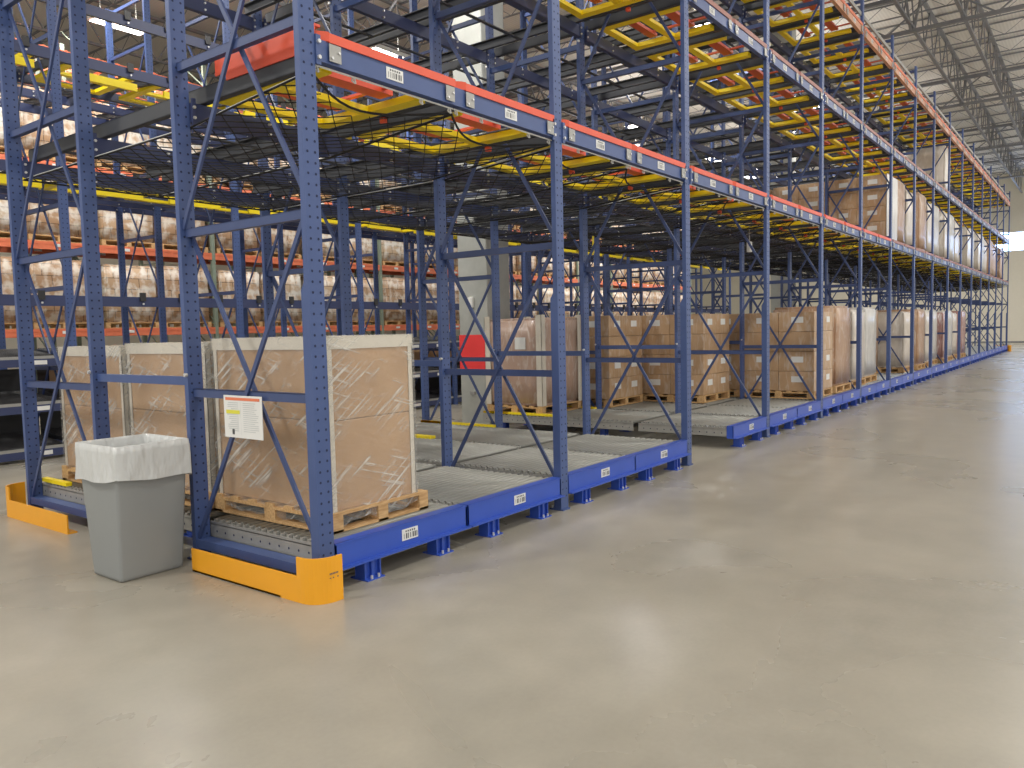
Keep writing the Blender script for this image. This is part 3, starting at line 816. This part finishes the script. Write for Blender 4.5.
# ------------------------------------------------------------------ second blue rack across the back aisle
R2X = [1.92 + P * k for k in range(-1, 10)]
Y2 = (7.4, 9.72)
for n, x in enumerate(R2X):
    for j, y in enumerate(Y2):
        copy_tree(fB, (x + PW / 2, y, 0), f"blue upright across the back aisle, {'front' if j == 0 else 'rear'} row, {nth(n)} from the left")
L2 = round(P - PW, 3)
bk = MB().box(0, L2, 0, .06, -.14, 0)
for x in (L2 * .12, L2 * .38, L2 * .62, L2 * .88): bk.box(x - .04, x + .04, -.03, .0, -.06, .06, 1); bk.tube((x, -.03, -.1), (x, -.015, -.1), .014, 6, 2)
BK = bk.mesh('rack_beam', [M['blue2'], M['black'], M['bolt']])
YP = MB().box(-.42, .42, .005, .05, -.21, -.11).mesh('front_plate', [M['yellow']])
LB = {2.16: 'low', 3.85: 'middle', 5.38: 'high', 6.1: 'top'}
for n in range(len(R2X) - 1):
    for z, zn in LB.items():
        o = link('rack_beam', BK, None, (R2X[n] + PW, 7.4, z)); tag(o, f'dark blue {zn} beam across the back aisle, {nth(n)} bay from the left', 'rack beam', 'beams of the back rack')
        if z < 3 or z > 6: continue
        for y, yn in ((8.7, 'second'), (9.74, 'third'), (11.02, 'rear')):
            o = link('support_rail', INB[L2], None, (R2X[n] + PW, y, z - .115 + (y - 7.4) * .09)); tag(o, f'{yn} {zn} beam inside the back-aisle rack, {nth(n)} bay from the left', 'rack beam', 'inner beams of the back rack')
        for k in (0, 1):
            xc = R2X[n] + PW + L2 * (.25 + .5 * k)
            ln = copy_tree(lane0, (xc, 7.4, z - .008), f'dark lane at {zn} height across the back aisle, {nth(2 * n + k)} from the left')
            ln.rotation_euler.x = .09
            c = copy_tree(cartY, (xc, 7.4, z - .09), f'yellow cart at {zn} height across the back aisle, {nth(2 * n + k)} from left')
            link('front_plate', YP, c)
# low roller shelves of the back rack
def make_shelf(add_shade):
    t = thing('flow_shelf', 'x', 'roller shelf', group='low roller shelves across the back aisle')
    MB().box(0, L2, 0, .05, -.1, 0).obj('front_beam', M['blue2'], t)
    MB().box(0, L2, 0, .05, .0, .035).obj('front_lip', M['galv'], t)
    for x in (.45, 1.25, 2.0): MB().box(x, x + .22, -.003, 0, -.075, -.02).obj('label', M['white'], t)
    d = MB(); 
    for k in range(9): x = .02 + (L2 - .06) * k / 8; d.add([(x, .06, -.06), (x + .03, .06, -.06), (x + .03, 1.3, .06), (x, 1.3, .06), (x, .06, .0), (x + .03, .06, .0), (x + .03, 1.3, .12), (x, 1.3, .12)], [(0, 1, 2, 3), (4, 7, 6, 5), (0, 4, 5, 1), (1, 5, 6, 2), (2, 6, 7, 3), (3, 7, 4, 0)])
    d.obj('track', M['dark'], t)
    r_ = MB()
    for k in range(22): y = .1 + .055 * k; r_.tube((.03, y, .0 + (y - .06) * .096), (L2 - .03, y, .0 + (y - .06) * .096), .018, 6)
    r_.obj('roller_bed', M['black'], t)
    if add_shade: MB().box(.02, L2 - .02, 1.32, 1.325, -.06, .44).obj('rear_shade_sheet', M['black'], t)  # added black sheet standing in for the shade between the shelves
    return t
sh0, sh1 = make_shelf(True), make_shelf(False)
for n in range(len(R2X) - 1):
    for z, zn in ((.14, 'bottom'), (.73, 'middle'), (1.33, 'top')):
        inst(sh1 if zn == 'top' else sh0, (R2X[n] + PW, 7.42, z), f'{zn} roller shelf across the back aisle, {nth(n)} bay from the left')
cm = MB().box(0, .5, 0, .45, 0, .3).mesh('carton', [M['carton2']], .006)
for n in range(len(R2X) - 1):
    for k in range(4):
        if (n * 4 + k) % 5 == 3: continue
        o = link('carton', cm, None, (R2X[n] + PW + .08 + .6 * k, 8.05, .88)); tag(o, f'brown carton, {nth(k)} on the middle roller shelf, {nth(n)} back-aisle bay', 'carton', 'cartons on the roller shelves')

# ------------------------------------------------------------------ orange pallet racks beyond
OX = [-.2 + 2.75 * k for k in range(14)]
YO = 13.5
gf = MB()
for y in (0, 1.05):
    gf.box(-.045, .045, y, y + .075, 0, 8.0)
z = .3
while z < 7.5:
    gf.box(-.015, .015, .075, 1.05, z, z + .03); gf.bar((0, .075, z + .03), (0, 1.05, z + .75), .025, .025); z += .8
GF = gf.mesh('rack_frame', [M['green']])
ob = MB().box(0, 2.66, 0, .05, -.16, 0).box(0, 2.66, -.006, 0, -.06, -.02)
for x in (.5, 1.9): ob.box(x, x + .16, -.009, -.005, -.1, -.04, 1)
OB = ob.mesh('rack_beam', [M['orange2'], M['white']])
ct = MB()
for k in range(6): ct.box(.2 + .42 * k, .26 + .42 * k, .05, 1.1, -.03, 0)
CT = ct.mesh('cross_bars', [M['orange2']])
PW2 = [wrap_mesh(1.15, 1.0, h, s, .008, M[m]) for s, h, m in ((11, 1.25, 'far1'), (12, 1.3, 'far2'), (13, 1.2, 'far1'), (14, 1.28, 'far2'), (15, 1.26, 'far3'))]
PAL2 = pallet_mesh(1.2, 1.02)
r = random.Random(11)
for n, x in enumerate(OX):
    o = link('rack_upright', GF, None, (x, YO, 0)); tag(o, f'sage green rack upright behind the blue racks, {nth(n)} from the left', 'rack upright', 'green frames of the orange rack')
    o = link('rack_upright', GF, None, (x, YO + 2.3, 0)); tag(o, f'sage green upright in the rearmost rack row, {nth(n)} from the left', 'rack upright', 'green frames of the orange rack')
    if n == len(OX) - 1: break
    for z, zn in ((1.8, 'lowest'), (3.58, 'second'), (5.2, 'third'), (6.88, 'fourth'), (7.5, 'top')):
        for y, yn in ((-.0, 'front'), (1.1, 'rear'), (2.3, 'back front'), (3.4, 'back rear')):
            if y > 2 and z < 6: continue
            o = link('rack_beam', OB, None, (x + .045, YO + y, z)); tag(o, f'orange {zn} {yn} beam of the far rack, {nth(n)} bay from left', 'rack beam', 'orange beams of the far rack')
        if z > 4:
            o = link('deck_bars', CT, None, (x + .045, YO + .0, z + .031)); tag(o, f'orange cross bars at {zn} level of the far rack, {nth(n)} bay', 'cross bars', 'cross bars of the far rack')
    for z, zn in ((1.8, 'lowest'), (3.58, 'second'), (5.2, 'third')):
        for k in (0, 1):
            zz = z + (.032 if z > 4 else .002)
            t = thing('pallet_load', f'wrapped carton load on {zn} orange beams, far rack, {nth(2 * n + k)} from left', 'pallet load', (x + .12 + 1.31 * k, YO + .03, zz), 'wrapped loads in the orange rack')
            link('pallet', PAL2, t); link('wrapped_cartons', r.choice(PW2), t, (.025, .01, .131))

# ------------------------------------------------------------------ small things
t = thing('sensor_box', 'small white box hanging under the first level between the fourth and fifth posts', 'sensor', (9.6, .9, 2.9))
MB().box(-.05, .05, -.03, .03, -.17, 0).obj('housing', M['white'], t, bevel=.01); MB().tube((0, 0, 0), (0, 0, .25), .008, 6).obj('hanger', M['galv'], t)
t = thing('tag_strap', 'yellow paper tag dangling beneath the first-level nets', 'tag', (5.9, 1.6, 2.75))
MB().box(-.02, .02, -.002, .002, -.22, 0).obj('strap', M['yellow'], t); MB().tube((0, 0, 0), (0, 0, .26), .004, 5).obj('cord', M['cord'], t)
t = thing('floor_post', 'slim yellow bollard far off near the end wall', 'bollard', (39.2, 4.6, 0))
MB().tube((0, 0, .02), (0, 0, 1.1), .09, 12).obj('post', M['yellow'], t); MB().tube((0, 0, 0), (0, 0, .02), .16, 12).obj('base', M['yellow'], t)

GUIDE0[0].obj('pallet_guide', M['orange'], GUIDE0[1])

# ------------------------------------------------------------------ lights
def high_bay(loc, k, power=420):
    t = thing('high_bay_light', f'lit white high-bay lamp under the roof, {k}', 'ceiling lamp', loc, 'high-bay lamps')
    MB().box(-.6, .6, -.22, .22, 0, .1).obj('housing', M['white'], t, bevel=.01)
    MB().box(-.55, .55, -.18, .18, -.012, -.0).obj('lens', M['lamp'], t)
    hg = MB()
    for s in (-.4, .4): hg.tube((s, 0, .1), (s, 0, 11 - loc[2]), .008, 5)
    hg.obj('hanger', M['galv'], t)
    ld = bpy.data.lights.new('lamp_light', 'AREA'); ld.shape = 'RECTANGLE'; ld.size = 1.1; ld.size_y = .36; ld.energy = power; ld.color = (1, .97, .92)
    lu = bpy.data.lights.new('ceiling_fill_light', 'AREA'); lu.shape = 'RECTANGLE'; lu.size = 1.1; lu.size_y = .36; lu.energy = 42; lu.color = (1, .97, .92)  # added upward fill to brighten the ceiling
    uo = bpy.data.objects.new('ceiling_fill_light', lu); COL.objects.link(uo); uo.location = (0, 0, .12); uo.rotation_euler = (PI, 0, 0); uo.parent = t
    lo = bpy.data.objects.new('lamp_light', ld); COL.objects.link(lo); lo.location = (0, 0, -.02); lo.parent = t
LP = [(-5, 3), (6.5, 4.8), (16.6, 4.7), (26.8, 4.8), (37, 4.8), (7.3, 15.9), (25, 11), (32.4, 11), (38.2, 11.3), (-5, 11), (2, 10),
      (-6, -4), (2, -4), (10, -4), (18, -4), (26, -4), (34, -4), (42, -4), (2, -11), (14, -11), (26, -11), (5, 12.4), (13, 12.4), (28, 12.4), (54, -6), (50, -9), (54, 10)]  # the last ones are added to brighten the far rack and end wall
for k, (x, y) in enumerate(LP):
    x, y = -2.94 + (x + 2.94) * .9, -3.7 + (y + 3.7) * .9
    high_bay((x, y, 8.5), f"{nth(k)} along the aisle and hall", ((250 if y < 14 else 140) if y > 0 else 165) * (2.2 if x > 44 else 1))

wd = bpy.data.worlds.new('world'); sc.world = wd; wd.use_nodes = True
bg = wd.node_tree.nodes['Background']; bg.inputs['Color'].default_value = (1, .98, .95, 1); bg.inputs['Strength'].default_value = .95

# ------------------------------------------------------------------ camera
cx, cy, cz = -2.9408, -3.6954, 1.5605
yaw, pit, rol, f = math.radians(36.9933), math.radians(-3.9078), math.radians(-1.3117), 786.0
F = Vector((math.cos(yaw) * math.cos(pit), math.sin(yaw) * math.cos(pit), math.sin(pit)))
R = Vector((math.sin(yaw), -math.cos(yaw), 0)); U = R.cross(F)
R2 = R * math.cos(rol) + U * math.sin(rol); U2 = -R * math.sin(rol) + U * math.cos(rol)
cam = bpy.data.cameras.new('camera'); co = bpy.data.objects.new('camera', cam); COL.objects.link(co)
m = Matrix((R2, U2, -F)).transposed().to_4x4(); m.translation = (cx, cy, cz); co.matrix_world = m
cam.sensor_width = 36; cam.lens = f / 1024 * 36; cam.clip_end = 300; cam.clip_start = .05
sc.camera = co
sc.view_settings.view_transform = 'Standard'
sc.view_settings.exposure = .08
sc.view_settings.gamma = 1.06
